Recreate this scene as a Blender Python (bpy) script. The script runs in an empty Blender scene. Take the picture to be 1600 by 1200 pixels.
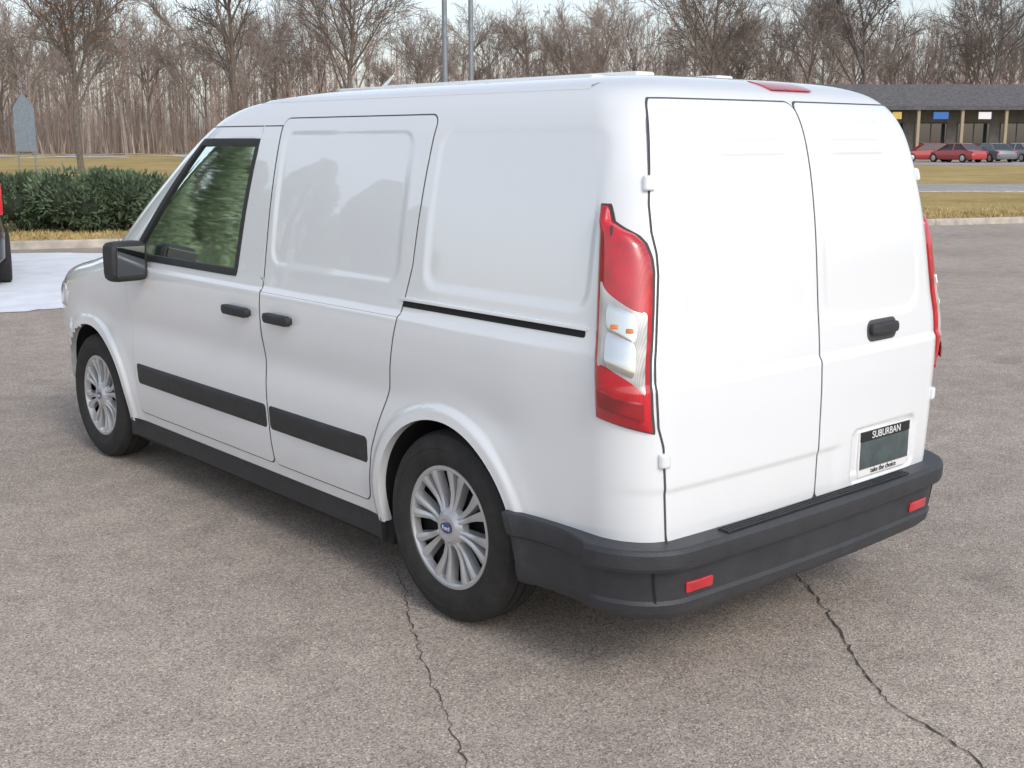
import bpy, bmesh, math, random
import numpy as np
from mathutils import Vector, Matrix, Euler
random.seed(7); rng=np.random.default_rng(7)
scn=bpy.context.scene; COL=scn.collection
R_=math.radians
YAW,PIT,FOC=.7160,.2002,1879.1
CX,CY,CZ=-3.3526,-2.2679,1.6809
# ------------------------------------------------------------------ materials
def newmat(name):
    m=bpy.data.materials.new(name); m.use_nodes=True
    nt=m.node_tree; b=nt.nodes['Principled BSDF']; return m,nt,b
def N(nt,t,**k):
    n=nt.nodes.new(t)
    for a,v in k.items(): setattr(n,a,v)
    return n
def mat(name,col,rough=.5,metal=0,coat=0,noise=0,nscale=8,bump=0,bscale=60,spec=.5):
    m,nt,b=newmat(name); L=nt.links
    b.inputs['Roughness'].default_value=rough; b.inputs['Metallic'].default_value=metal
    b.inputs['Coat Weight'].default_value=coat; b.inputs['Coat Roughness'].default_value=.03
    b.inputs['Specular IOR Level'].default_value=spec
    tc=N(nt,'ShaderNodeTexCoord')
    n=N(nt,'ShaderNodeTexNoise'); n.inputs['Scale'].default_value=nscale; n.inputs['Detail'].default_value=6
    L.new(tc.outputs['Object'],n.inputs['Vector'])
    r=N(nt,'ShaderNodeValToRGB'); e=r.color_ramp.elements
    c=np.array(col)
    e[0].position=.3; e[1].position=.7
    e[0].color=(*np.clip(c*(1-noise),0,1),1); e[1].color=(*np.clip(c*(1+noise),0,1),1)
    L.new(n.outputs['Fac'],r.inputs['Fac']); L.new(r.outputs['Color'],b.inputs['Base Color'])
    if bump:
        n2=N(nt,'ShaderNodeTexNoise'); n2.inputs['Scale'].default_value=bscale; n2.inputs['Detail'].default_value=4
        L.new(tc.outputs['Object'],n2.inputs['Vector'])
        bp=N(nt,'ShaderNodeBump'); bp.inputs['Strength'].default_value=bump; bp.inputs['Distance'].default_value=.01
        L.new(n2.outputs['Fac'],bp.inputs['Height']); L.new(bp.outputs['Normal'],b.inputs['Normal'])
    return m
def mat_paint(name,col):
    m,nt,b=newmat(name); L=nt.links
    ge=N(nt,'ShaderNodeNewGeometry')
    sp=N(nt,'ShaderNodeSeparateXYZ'); L.new(ge.outputs['Position'],sp.inputs[0])
    mr=N(nt,'ShaderNodeMapRange'); mr.inputs['From Min'].default_value=.25; mr.inputs['From Max'].default_value=.75; mr.inputs['To Min'].default_value=.36; mr.inputs['To Max'].default_value=0; L.new(sp.outputs['Z'],mr.inputs['Value'])
    n=N(nt,'ShaderNodeTexNoise'); n.inputs['Scale'].default_value=7; n.inputs['Detail'].default_value=9; n.inputs['Roughness'].default_value=.7; L.new(ge.outputs['Position'],n.inputs['Vector'])
    mu=N(nt,'ShaderNodeMath',operation='MULTIPLY'); L.new(mr.outputs[0],mu.inputs[0]); L.new(n.outputs['Fac'],mu.inputs[1])
    mx=N(nt,'ShaderNodeMix',data_type='RGBA'); mx.inputs[6].default_value=(*col,1); mx.inputs[7].default_value=(.42,.415,.41,1); L.new(mu.outputs[0],mx.inputs[0])
    L.new(mx.outputs[2],b.inputs['Base Color'])
    b.inputs['Roughness'].default_value=.18; b.inputs['Coat Weight'].default_value=1; b.inputs['Coat Roughness'].default_value=.008; b.inputs['Coat IOR'].default_value=1.8
    return m
def mat_glass(name,tint,rough=.02):
    m,nt,b=newmat(name); L=nt.links; nt.nodes.remove(b)
    tr=N(nt,'ShaderNodeBsdfTransparent'); tr.inputs['Color'].default_value=(*tint,1)
    gl=N(nt,'ShaderNodeBsdfGlossy'); gl.inputs['Roughness'].default_value=rough; gl.inputs['Color'].default_value=(.9,.98,.92,1)
    fr=N(nt,'ShaderNodeFresnel'); fr.inputs['IOR'].default_value=1.5
    mx=N(nt,'ShaderNodeMixShader'); L.new(fr.outputs[0],mx.inputs[0]); L.new(tr.outputs[0],mx.inputs[1]); L.new(gl.outputs[0],mx.inputs[2])
    L.new(mx.outputs[0],nt.nodes['Material Output'].inputs[0]); return m
def mat_asphalt(name,base,spk=1.0):
    m,nt,b=newmat(name); L=nt.links
    tc=N(nt,'ShaderNodeTexCoord'); V=tc.outputs['Object']
    big=N(nt,'ShaderNodeTexNoise'); big.inputs['Scale'].default_value=.4; big.inputs['Detail'].default_value=6; L.new(V,big.inputs['Vector'])
    mid=N(nt,'ShaderNodeTexNoise'); mid.inputs['Scale'].default_value=5; mid.inputs['Detail'].default_value=9; mid.inputs['Roughness'].default_value=.72; L.new(V,mid.inputs['Vector'])
    vo=N(nt,'ShaderNodeTexVoronoi'); vo.inputs['Scale'].default_value=190; L.new(V,vo.inputs['Vector'])
    fine=N(nt,'ShaderNodeTexNoise'); fine.inputs['Scale'].default_value=240; fine.inputs['Detail'].default_value=3; L.new(V,fine.inputs['Vector'])
    r1=N(nt,'ShaderNodeValToRGB'); r1.color_ramp.elements[0].position=.3; r1.color_ramp.elements[1].position=.72
    c=np.array(base); r1.color_ramp.elements[0].color=(*(c*.84),1); r1.color_ramp.elements[1].color=(*(c*1.15),1)
    L.new(big.outputs['Fac'],r1.inputs['Fac'])
    r2=N(nt,'ShaderNodeValToRGB'); r2.color_ramp.elements[0].position=.32; r2.color_ramp.elements[1].position=.66
    r2.color_ramp.elements[0].color=(.78,.775,.77,1); r2.color_ramp.elements[1].color=(1.04,1.04,1.04,1); L.new(mid.outputs['Fac'],r2.inputs['Fac'])
    m1=N(nt,'ShaderNodeMix',data_type='RGBA',blend_type='MULTIPLY'); m1.inputs[0].default_value=1; L.new(r1.outputs[0],m1.inputs[6]); L.new(r2.outputs[0],m1.inputs[7])
    r3=N(nt,'ShaderNodeValToRGB'); e=r3.color_ramp.elements; e[0].position=0; e[0].color=(.46,.45,.44,1); e[1].position=1; e[1].color=(1.75,1.7,1.58,1)
    k=e.new(.5); k.color=(.97,.97,.97,1); k=e.new(.9); k.color=(1.14,1.12,1.08,1)
    sep=N(nt,'ShaderNodeSeparateColor'); L.new(vo.outputs['Color'],sep.inputs[0]); L.new(sep.outputs[0],r3.inputs['Fac'])
    m2=N(nt,'ShaderNodeMix',data_type='RGBA',blend_type='MULTIPLY'); m2.inputs[0].default_value=spk; L.new(m1.outputs[2],m2.inputs[6]); L.new(r3.outputs[0],m2.inputs[7])
    oil=N(nt,'ShaderNodeTexNoise'); oil.inputs['Scale'].default_value=1.5; oil.inputs['Detail'].default_value=5; L.new(V,oil.inputs['Vector'])
    r4=N(nt,'ShaderNodeValToRGB'); r4.color_ramp.elements[0].position=.60; r4.color_ramp.elements[0].color=(1,1,1,1); r4.color_ramp.elements[1].position=.76; r4.color_ramp.elements[1].color=(.74,.735,.73,1); L.new(oil.outputs['Fac'],r4.inputs['Fac'])
    m3=N(nt,'ShaderNodeMix',data_type='RGBA',blend_type='MULTIPLY'); m3.inputs[0].default_value=1; L.new(m2.outputs[2],m3.inputs[6]); L.new(r4.outputs[0],m3.inputs[7])
    L.new(m3.outputs[2],b.inputs['Base Color'])
    b.inputs['Roughness'].default_value=.84; b.inputs['Specular IOR Level'].default_value=.3
    ad=N(nt,'ShaderNodeMath',operation='ADD'); L.new(vo.outputs['Distance'],ad.inputs[0]); L.new(fine.outputs['Fac'],ad.inputs[1])
    bp=N(nt,'ShaderNodeBump'); bp.inputs['Strength'].default_value=.5; bp.inputs['Distance'].default_value=.004
    L.new(ad.outputs[0],bp.inputs['Height']); L.new(bp.outputs['Normal'],b.inputs['Normal'])
    return m
def mat_grass(name,c0,c1,c2):
    m,nt,b=newmat(name); L=nt.links
    tc=N(nt,'ShaderNodeTexCoord'); V=tc.outputs['Object']
    a=N(nt,'ShaderNodeTexNoise'); a.inputs['Scale'].default_value=.25; a.inputs['Detail'].default_value=10; a.inputs['Roughness'].default_value=.7; L.new(V,a.inputs['Vector'])
    f=N(nt,'ShaderNodeTexNoise'); f.inputs['Scale'].default_value=12; f.inputs['Detail'].default_value=8; f.inputs['Roughness'].default_value=.75; L.new(V,f.inputs['Vector'])
    r=N(nt,'ShaderNodeValToRGB'); e=r.color_ramp.elements; e[0].position=.32; e[0].color=(*c0,1); e[1].position=.68; e[1].color=(*c2,1); k=e.new(.5); k.color=(*c1,1)
    L.new(a.outputs['Fac'],r.inputs['Fac'])
    r2=N(nt,'ShaderNodeValToRGB'); r2.color_ramp.elements[0].position=.3; r2.color_ramp.elements[0].color=(.55,.55,.55,1); r2.color_ramp.elements[1].position=.7; r2.color_ramp.elements[1].color=(1.25,1.25,1.25,1)
    L.new(f.outputs['Fac'],r2.inputs['Fac'])
    m1=N(nt,'ShaderNodeMix',data_type='RGBA',blend_type='MULTIPLY'); m1.inputs[0].default_value=1; L.new(r.outputs[0],m1.inputs[6]); L.new(r2.outputs[0],m1.inputs[7])
    L.new(m1.outputs[2],b.inputs['Base Color']); b.inputs['Roughness'].default_value=.95; b.inputs['Specular IOR Level'].default_value=.1
    bp=N(nt,'ShaderNodeBump'); bp.inputs['Strength'].default_value=.6; bp.inputs['Distance'].default_value=.04
    L.new(f.outputs['Fac'],bp.inputs['Height']); L.new(bp.outputs['Normal'],b.inputs['Normal'])
    return m
def mat_lens(name,col,scale=55,depth=.3):
    m,nt,b=newmat(name); L=nt.links
    tc=N(nt,'ShaderNodeTexCoord')
    w=N(nt,'ShaderNodeTexWave',bands_direction='Z'); w.inputs['Scale'].default_value=scale; L.new(tc.outputs['Object'],w.inputs['Vector'])
    w2=N(nt,'ShaderNodeTexWave',bands_direction='Y'); w2.inputs['Scale'].default_value=scale*.8; L.new(tc.outputs['Object'],w2.inputs['Vector'])
    ad=N(nt,'ShaderNodeMath',operation='MULTIPLY'); L.new(w.outputs['Fac'],ad.inputs[0]); L.new(w2.outputs['Fac'],ad.inputs[1])
    nz=N(nt,'ShaderNodeTexNoise'); nz.inputs['Scale'].default_value=14; nz.inputs['Detail'].default_value=1; L.new(tc.outputs['Object'],nz.inputs['Vector'])
    ad2=N(nt,'ShaderNodeMath',operation='MULTIPLY_ADD'); L.new(ad.outputs[0],ad2.inputs[0]); ad2.inputs[1].default_value=.45; L.new(nz.outputs['Fac'],ad2.inputs[2])
    r=N(nt,'ShaderNodeValToRGB'); c=np.array(col); r.color_ramp.elements[0].position=.3; r.color_ramp.elements[1].position=.9
    r.color_ramp.elements[0].color=(*(c*(1-depth)),1); r.color_ramp.elements[1].color=(*np.clip(c*(1+depth*.6),0,1),1)
    L.new(ad2.outputs[0],r.inputs['Fac']); L.new(r.outputs[0],b.inputs['Base Color'])
    b.inputs['Roughness'].default_value=.25; b.inputs['Coat Weight'].default_value=1; b.inputs['Coat Roughness'].default_value=.01; b.inputs['Coat IOR'].default_value=1.6
    return m
M={}
M['paint']=mat_paint('van_white_paint',(.80,.83,.86))
M['gap']=mat('panel_gap',(.06,.062,.065),.7,0,0,.1)
M['plastic']=mat('black_plastic',(.026,.027,.03),.55,0,0,.2,20,.35,220)
M['bumper']=mat('bumper_plastic',(.034,.037,.043),.46,0,0,.15,14,.3,260)
M['tyre']=mat('tyre_rubber',(.022,.021,.021),.8,0,0,.3,15,.4,120)
M['silver']=mat('silver_cover',(.56,.57,.59),.28,.6,.3,.08,10)
M['dark']=mat('dark_void',(.012,.012,.013),.85,0,0,.2)
M['red']=mat_lens('red_lens',(.54,.008,.020),70,.35)
M['reddark']=mat_lens('dark_red_lens',(.28,.006,.012),120,.5)
M['clear']=mat_lens('clear_lens',(.56,.56,.55),110,.45)
M['chrome']=mat('lamp_chrome',(.75,.75,.76),.12,1,.5,.03)
M['amber']=mat('amber_bulb',(.7,.2,.03),.3,0,1,.1)
M['glass']=mat_glass('tinted_glass',(.60,.72,.60),.03)
M['dglass']=mat('dark_glass',(.02,.024,.028),.05,0,1,.1)
M['seat']=mat('seat_cloth',(.06,.062,.066),.9,0,0,.2,30)
M['grey']=mat('grey_trim',(.10,.10,.102),.8,0,0,.1)
M['mirror']=mat('mirror_glass',(.16,.17,.18),.04,1,0,.02)
M['blue']=mat('emblem_blue',(.015,.05,.22),.3,0,1,.1)
M['white']=mat('white_ink',(.8,.8,.8),.5,0,0,.03)
M['black']=mat('black_ink',(.015,.015,.015),.5,0,0,.03)
M['plate']=mat('plate_field',(.06,.085,.09),.4,0,.5,.25,30)
M['asphalt']=mat_asphalt('asphalt_lot',(.45,.395,.35))
M['road']=mat_asphalt('asphalt_road',(.42,.41,.40),.5)
M['grass']=mat_grass('dry_grass',(.32,.24,.095),(.46,.35,.15),(.54,.42,.20))
M['concrete']=mat('concrete_kerb',(.46,.42,.37),.9,0,0,.25,5,.4,50)
M['snow']=mat('old_snow',(.76,.80,.86),.7,0,0,.1,2.5,.5,8)
M['crack']=mat('crack_dark',(.06,.05,.045),.95,0,0,.3,20)
M['bark']=mat('bark_grey',(.15,.125,.11),.95,0,0,.35,6)
M['bark2']=mat('hazed_brown_bark',(.27,.225,.20),.95,0,0,.35,6)  # paler bark for the wood-edge trees, haze mixed into the colour
M['wood']=mat('hazed_far_wood',(.38,.305,.27),.97,0,0,.35,.25)  # lightened brown: distance haze is put into the colour, no volume
M['leafdry']=mat('dry_leaf',(.48,.17,.05),.8,0,0,.4,3)
M['ever']=mat('evergreen',(.085,.125,.07),.75,0,0,.55,3)
M['ever2']=mat('pale_evergreen',(.22,.29,.19),.8,0,0,.3,2)
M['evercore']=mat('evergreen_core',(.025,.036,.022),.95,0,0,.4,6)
M['blade']=mat('grass_blade',(.45,.345,.16),.9,0,0,.4,1.5)
M['brick']=mat('grey_brick_wall',(.15,.14,.135),.9,0,0,.2,2)
M['roof']=mat('slate_roof',(.105,.104,.112),.9,0,0,.25,4)
M['cream']=mat('tan_column',(.36,.30,.21),.8,0,0,.1)
M['signblue']=mat('sign_blue',(.03,.14,.46),.5,0,0,.1)
M['signyel']=mat('sign_yellow',(.62,.44,.10),.5,0,0,.1)
M['signgrey']=mat('sign_grey',(.17,.205,.245),.6,0,0,.15)
M['pole']=mat('pole_grey',(.23,.26,.29),.5,.4,0,.12,4)
M['carred']=mat('car_red',(.42,.04,.045),.3,0,1,.05)
M['carblack']=mat('car_black',(.02,.02,.023),.3,0,1,.05)
M['cargrey']=mat('car_grey',(.16,.17,.19),.3,0,1,.05)
M['carsilver']=mat('car_silver',(.42,.42,.43),.3,.3,1,.05)
# ------------------------------------------------------------------ mesh helpers
def link(name,me,m,parent=None,base=None):
    o=bpy.data.objects.new(name,me); COL.objects.link(o)
    if me is not None:
        me.materials.clear(); me.materials.append(m)
    if parent is not None:
        o.parent=parent
        if base is not None: o.matrix_parent_inverse=Matrix.Translation(-Vector(base))
    return o
def mesh(name,v,f,smooth=True,ang=35):
    me=bpy.data.meshes.new(name); me.from_pydata([tuple(map(float,p)) for p in v],[],f); me.update()
    if smooth:
        me.polygons.foreach_set('use_smooth',[True]*len(me.polygons))
        me.set_sharp_from_angle(angle=R_(ang))
    return me
def tag(o,label=None,cat=None,group=None,kind=None):
    if label: o['label']=label
    if cat: o['category']=cat
    if group: o['group']=group
    if kind: o['kind']=kind
    return o
def empty(name,loc,rz=0,parent=None):
    o=bpy.data.objects.new(name,None); COL.objects.link(o); o.location=loc; o.rotation_euler=(0,0,rz); o.parent=parent; o.empty_display_size=.1; return o
class MB:
    def __init__(s): s.v=[]; s.f=[]
    def add(s,v,f):
        n=len(s.v); s.v+= [tuple(p) for p in v]; s.f+= [tuple(i+n for i in q) for q in f]; return s
    def box(s,c,d,bev=0,rot=None):
        bm=bmesh.new(); bmesh.ops.create_cube(bm,size=1)
        for q in bm.verts: q.co=Vector((q.co.x*d[0],q.co.y*d[1],q.co.z*d[2]))
        if bev: bmesh.ops.bevel(bm,geom=bm.edges[:],offset=bev,segments=3,affect='EDGES',profile=.6)
        if rot: bmesh.ops.rotate(bm,verts=bm.verts,cent=(0,0,0),matrix=Euler(rot).to_matrix())
        bm.verts.ensure_lookup_table(); bm.verts.index_update()
        s.add([q.co+Vector(c) for q in bm.verts],[[q.index for q in f.verts] for f in bm.faces]); bm.free(); return s
    def prism(s,p0,p1,r0,r1,n=4,cap=False):
        p0=Vector(p0);p1=Vector(p1);d=(p1-p0)
        if d.length<1e-6: return s
        d.normalize(); a=d.orthogonal().normalized(); b=d.cross(a)
        v=[];f=[]
        for i in range(n):
            t=2*math.pi*i/n; q=a*math.cos(t)+b*math.sin(t); v.append(p0+q*r0); v.append(p1+q*r1)
        for i in range(n):
            j=(i+1)%n; f.append((2*i,2*j,2*j+1,2*i+1))
        if cap: f.append(tuple(2*i for i in range(n))[::-1]); f.append(tuple(2*i+1 for i in range(n)))
        return s.add(v,f)
    def lathe(s,prof,c,axis='x',n=64,sx=1):
        v=[];f=[];k=len(prof)
        for i in range(n):
            t=2*math.pi*i/n
            for (h,r) in prof:
                v.append((c[0]+sx*h,c[1]+r*math.cos(t),c[2]+r*math.sin(t)))
        for i in range(n):
            j=(i+1)%n
            for q in range(k-1): f.append((i*k+q,j*k+q,j*k+q+1,i*k+q+1))
        return s.add(v,f)
    def build(s,name,m,parent=None,base=None,smooth=True,ang=35): return link(name,mesh(name,s.v,s.f,smooth,ang),m,parent,base)
def wp(lat,dep,z=0.):
    return (CX+lat*math.cos(YAW)+dep*math.sin(YAW), CY-lat*math.sin(YAW)+dep*math.cos(YAW), z)
def LT(px,dep): return (px-800)/FOC*dep*.985
# ------------------------------------------------------------------ van surface
kn=np.array([ # z, halfwidth, rear y, front y
(.27,.838,.03,4.70),(.45,.870,.02,4.78),(.70,.885,.015,4.80),(.85,.892,.015,4.77),(.95,.897,.018,4.66),(1.0,.898,.02,4.50),(1.05,.895,.024,4.24),(1.09,.888,.028,4.08),(1.13,.881,.033,3.99),
(1.4,.845,.06,3.58),(1.6,.808,.094,3.27),(1.72,.778,.13,3.06),(1.79,.745,.172,2.88),(1.840,.690,.235,2.66),(1.872,.59,.335,2.32),(1.89,.44,.49,1.98),(1.902,.24,.7,1.7),(1.907,.06,.95,1.4)])
kn[:,1]-=.045
def pchip(x,y,xi):
    h=np.diff(x); d=np.diff(y)/h; m=np.zeros(len(x)); m[0]=d[0]; m[-1]=d[-1]
    for i in range(1,len(x)-1):
        if d[i-1]*d[i]>0:
            w1=2*h[i]+h[i-1]; w2=h[i]+2*h[i-1]; m[i]=(w1+w2)/(w1/d[i-1]+w2/d[i])
    k=np.clip(np.searchsorted(x,xi)-1,0,len(x)-2); t=(xi-x[k])/h[k]
    return (2*t**3-3*t**2+1)*y[k]+(t**3-2*t**2+t)*h[k]*m[k]+(-2*t**3+3*t**2)*y[k+1]+(t**3-t**2)*h[k]*m[k+1]
vi=np.linspace(0,len(kn)-1,4000); kv=np.arange(len(kn),dtype=float)
TZ,TW,TR,TF=[pchip(kv,kn[:,i],vi) for i in range(4)]
def prof(z):
    w=np.interp(z,TZ,TW); y0=np.interp(z,TZ,TR); f=np.interp(z,TZ,TF)
    rx=np.minimum(.15,.6*w); ry=.18
    rxf=np.minimum(.32,.6*w); rlf=np.interp(z,[.9,1.15,1.7,1.9],[.75,.55,.5,.3])
    return w,y0,f,rx,ry,rxf,rlf
def sstep(a,b,x):
    t=np.clip((x-a)/(b-a),0,1); return t*t*(3-2*t)
def rbox(x,z,x0,x1,z0,z1,r):
    qx=np.abs(x-(x0+x1)/2)-(x1-x0)/2+r; qz=np.abs(z-(z0+z1)/2)-(z1-z0)/2+r
    return np.sqrt(np.maximum(qx,0)**2+np.maximum(qz,0)**2)+np.minimum(np.maximum(qx,qz),0)-r
WH=((.93,.345),(3.96,.335)); RA=.39
INSET=0.0
def Dside(y,z):
    d=-.0042*(1-sstep(-.012,.012,rbox(y,z,.25,1.04,1.19,1.71,.06)))
    d=d-.0042*(1-sstep(-.012,.012,rbox(y,z,1.20,2.07,1.19,1.71,.06)))
    d=d+.011*(1-sstep(1.070,1.084,z))*sstep(.25,.6,y)
    d=d-.013*np.exp(-((z-.78)/.08)**2)*sstep(.3,.7,y)*(1-sstep(3.9,4.3,y))
    for cy,cz in WH:
        q=np.hypot(y-cy,z-cz); d=d+.013*(1-sstep(RA+.035,RA+.062,q))+.008*np.exp(-np.maximum(q-RA-.05,0)**2/.0030)
    if INSET:
        d=d-INSET*(1-sstep(-.02,0,np.minimum(rbox(y,z,2.16,3.3,.38,1.08,.05),rbox(y,z,1.44,2.09,.38,1.70,.05))))
    return d
def Drear(x,z):
    ax=np.abs(x)
    d=.0028*(1-sstep(-.014,.014,rbox(ax,z,.045,.63,1.09,1.60,.09)))
    for zr_ in (1.645,1.69,1.735):
        d=d-.0050*np.exp(-((z-zr_)/.009)**2)*(1-sstep(.42,.48,ax))*sstep(.10,.14,ax)
    d=d+.013*(1-sstep(-.010,.010,rbox(x,z,.205,.615,.515,.70,.03)))
    d=d-.011*(1-sstep(.965,.992,z))
    d=d+.005*(1-sstep(.652,.674,z))*(1-sstep(.08,.16,x))
    if INSET: d=d+INSET*1.5*(1-sstep(-.03,0,rbox(ax,z,-.1,.63,.54,1.76,.05)))
    return -d
def hw(y,z):
    w,y0,f,rx,ry,rxf,rlf=prof(z)
    t=np.clip((y0+ry-y)/ry,0,1); a=w-rx*(1-np.sqrt(1-t*t))
    t=np.clip((y-(f-rlf))/rlf,0,1); return a-rxf*(1-np.sqrt(1-t*t))
def S(y,z,off=0):
    y=np.asarray(y,float); z=np.asarray(z,float)
    return np.stack([-(hw(y,z)+Dside(y,z)+off),y+0*z,z+0*y],-1)
def P(u,z,off=0):
    u=np.asarray(u,float); z=np.asarray(z,float); u=u+0*z; z=z+0*u
    w,y0,f,rx,ry,_,_=prof(z)
    uc=np.clip(u,0,1); th=uc*math.pi/2
    x=-(w-rx)-rx*np.sin(th)+np.maximum(-u,0); y=y0+ry*(1-np.cos(th))+np.maximum(u-1,0)
    xc=np.maximum(w-rx,.01)
    y=y-np.where(u<0,.018*(1-np.clip(x/xc,-1,1)**2),0)
    nx=-np.sin(th)/rx; ny=-np.cos(th)/ry; l=np.hypot(nx,ny); nx/=l; ny/=l
    o=off+np.where(u<0,Drear(x,z),0)+np.where(u>=1,Dside(y,z),0)+np.where((u>=0)&(u<1),Dside(y,z)*sstep(0,1,u)+Drear(-(w-rx),z)*(1-sstep(0,1,u)),0)
    return np.stack([x+nx*o,y+ny*o,z],-1)
def PX(x,z,off=0):
    w,y0,f,rx,ry,_,_=prof(z); return P(-(np.asarray(x)+(w-rx)),z,off)
def mir(p): q=np.array(p,float).copy(); q[...,0]*=-1; return q
def grid_faces(nr,nc,flip=False):
    f=[]
    for i in range(nr-1):
        for j in range(nc-1):
            q=(i*nc+j,i*nc+j+1,(i+1)*nc+j+1,(i+1)*nc+j); f.append(q[::-1] if flip else q)
    return f
def rr(z,z0,z1,r):
    dz=np.minimum(z-z0,z1-z); t=np.clip(r-dz,0,r); return r-np.sqrt(np.maximum(r*r-t*t,0))
def patch(mb,fn,lo,hi,z0,z1,nz,ny,off=.003,skirt=.008,r0=.0,crown=0,flip=False,mirror=False,zwarp=None):
    k=.5-.5*np.cos(np.linspace(0,math.pi,nz)); zz=z0+(z1-z0)*(.35*k+.65*np.linspace(0,1,nz))
    if r0: 
        e=r0*(1-np.cos(np.linspace(0,math.pi/2,7))); zz=np.unique(np.concatenate([z0+e,zz,z1-e]))
    nz=len(zz); tt=np.linspace(0,1,ny)
    Y=np.zeros((nz,ny)); Z=np.zeros((nz,ny)); O=np.zeros((nz,ny))
    for i,z in enumerate(zz):
        ins=rr(z,z0,z1,r0) if r0 else 0
        a=lo(z)+ins; b=hi(z)-ins; Y[i]=a+(b-a)*tt
        Z[i]=z
        O[i]=off+crown*(1-np.abs(2*tt-1)**3)*(1-abs(2*(z-z0)/(z1-z0)-1)**8)
    if zwarp is not None: Z=zwarp(Y,Z)
    Pt=fn(Y,Z,O).reshape(-1,3)
    bd=[(0,j) for j in range(ny)]+[(i,ny-1) for i in range(1,nz)]+[(nz-1,j) for j in range(ny-2,-1,-1)]+[(i,0) for i in range(nz-2,0,-1)]
    I=np.array([b[0] for b in bd]); J=np.array([b[1] for b in bd])
    Sk=fn(Y[I,J],Z[I,J],O[I,J]-skirt)
    f=grid_faces(nz,ny); n=nz*ny; m=len(bd)
    for q in range(m):
        a=bd[q]; b=bd[(q+1)%m]; f.append((b[0]*ny+b[1],a[0]*ny+a[1],n+q,n+(q+1)%m))
    V=np.concatenate([Pt,Sk])
    if mirror: V=mir(V); f=[q[::-1] for q in f]
    mb.add(V,f); return mb
# ------------------------------------------------------------------ VAN
VB=(0,2.4,0)
van=empty('cargo_van',VB); tag(van,'white windowless cargo van with black bumper, large in the middle of the car park','van')
def part(name,mb,m,parent=None,smooth=True,ang=35):
    if parent is None: return mb.build(name,m,van,VB,smooth,ang)
    return mb.build(name,m,parent,None,smooth,ang)
WZ0,WZ1=1.125,1.675
def win_lo(z): return 2.36-(z-WZ0)/(WZ1-WZ0)*.08
def win_hi(z): return 3.40-(z-WZ0)/(WZ1-WZ0)*.60
# body shell (slightly sunk beneath the doors so their skins stay clear of it)
INSET=.010
zr=np.unique(np.concatenate([np.arange(.27,1.72,.010),np.interp(np.linspace(np.interp(1.72,TZ,vi),len(kn)-1,34),vi,TZ)]))
n1,n2,n3,n4,n5=48,14,340,26,16
rows=[]
for z in zr:
    w,y0,f,rx,ry,rxf,rlf=prof(z)
    if y0+ry>f-rlf-.02: rlf=max(.02,f-y0-ry-.05)
    ua=np.linspace(-(w-rx),0,n1,endpoint=False); ub=np.linspace(0,1,n2,endpoint=False)
    A=P(np.concatenate([ua,ub]),z)
    ys=np.linspace(y0+ry,f-rlf,n3,endpoint=False)
    th=np.linspace(0,math.pi/2,n4,endpoint=False); yf=f-rlf+rlf*np.sin(th)
    yy=np.concatenate([ys,yf]); zz=np.full(len(yy),z)
    for cy,cz in WH:
        q=np.hypot(yy-cy,zz-cz); k=np.abs(q-RA)<.0085
        yy=np.where(k,cy+(yy-cy)/q*RA,yy); zz=np.where(k,cz+(zz-cz)/q*RA,zz)
    B=S(yy,zz)
    w2=w-rxf+rxf*np.cos(th); B[n3:,0]=np.where(np.hypot(yf-3.96,z-.335)>.6,-w2-Dside(yf,np.full(n4,z)),B[n3:,0])
    xf=-np.linspace(w-rxf,0,n5); F=np.stack([xf,np.full(n5,f)+.05*(1-(xf/max(w-rxf,.01))**2)*np.interp(z,[1.0,1.2,1.7],[1,1,.6]),np.full(n5,z)],-1)
    rows.append(np.concatenate([A,B,F]))
INSET=0.0
half=np.array(rows); nr,nc=half.shape[:2]
full=np.concatenate([half,mir(half[:,-2:0:-1])],1); NC=full.shape[1]
V=full.reshape(-1,3); faces=[]
dist=np.minimum(np.hypot(full[...,1]-WH[0][0],full[...,2]-WH[0][1]),np.hypot(full[...,1]-WH[1][0],full[...,2]-WH[1][1]))
side_cols=np.zeros(NC,bool); side_cols[n1+n2-2:n1+n2+n3+n4]=True; side_cols|=np.roll(side_cols[::-1],1)
fr0=n1+n2+n3+int(n4*.45)
for i in range(nr-1):
    for j in range(NC):
        k=(j+1)%NC
        if side_cols[j] and side_cols[k]:
            if max(dist[i,j],dist[i,k],dist[i+1,j],dist[i+1,k])<=RA+.0005: continue
            c=(full[i,j]+full[i+1,k])/2
            if abs(c[0])>.5 and WZ0+.006<c[2]<WZ1-.006 and win_lo(c[2])+.008<c[1]<win_hi(c[2])-.012: continue
        jj=j if j<nc else NC-j
        kk=k if k<nc else NC-k
        if min(jj,kk)>=fr0 and 1.14<zr[i] and zr[i+1]<1.73: continue
        faces.append((i*NC+j,i*NC+k,(i+1)*NC+k,(i+1)*NC+j))
body=link('body',mesh('body',V,faces,True,50),M['paint'],van,VB)
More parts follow.
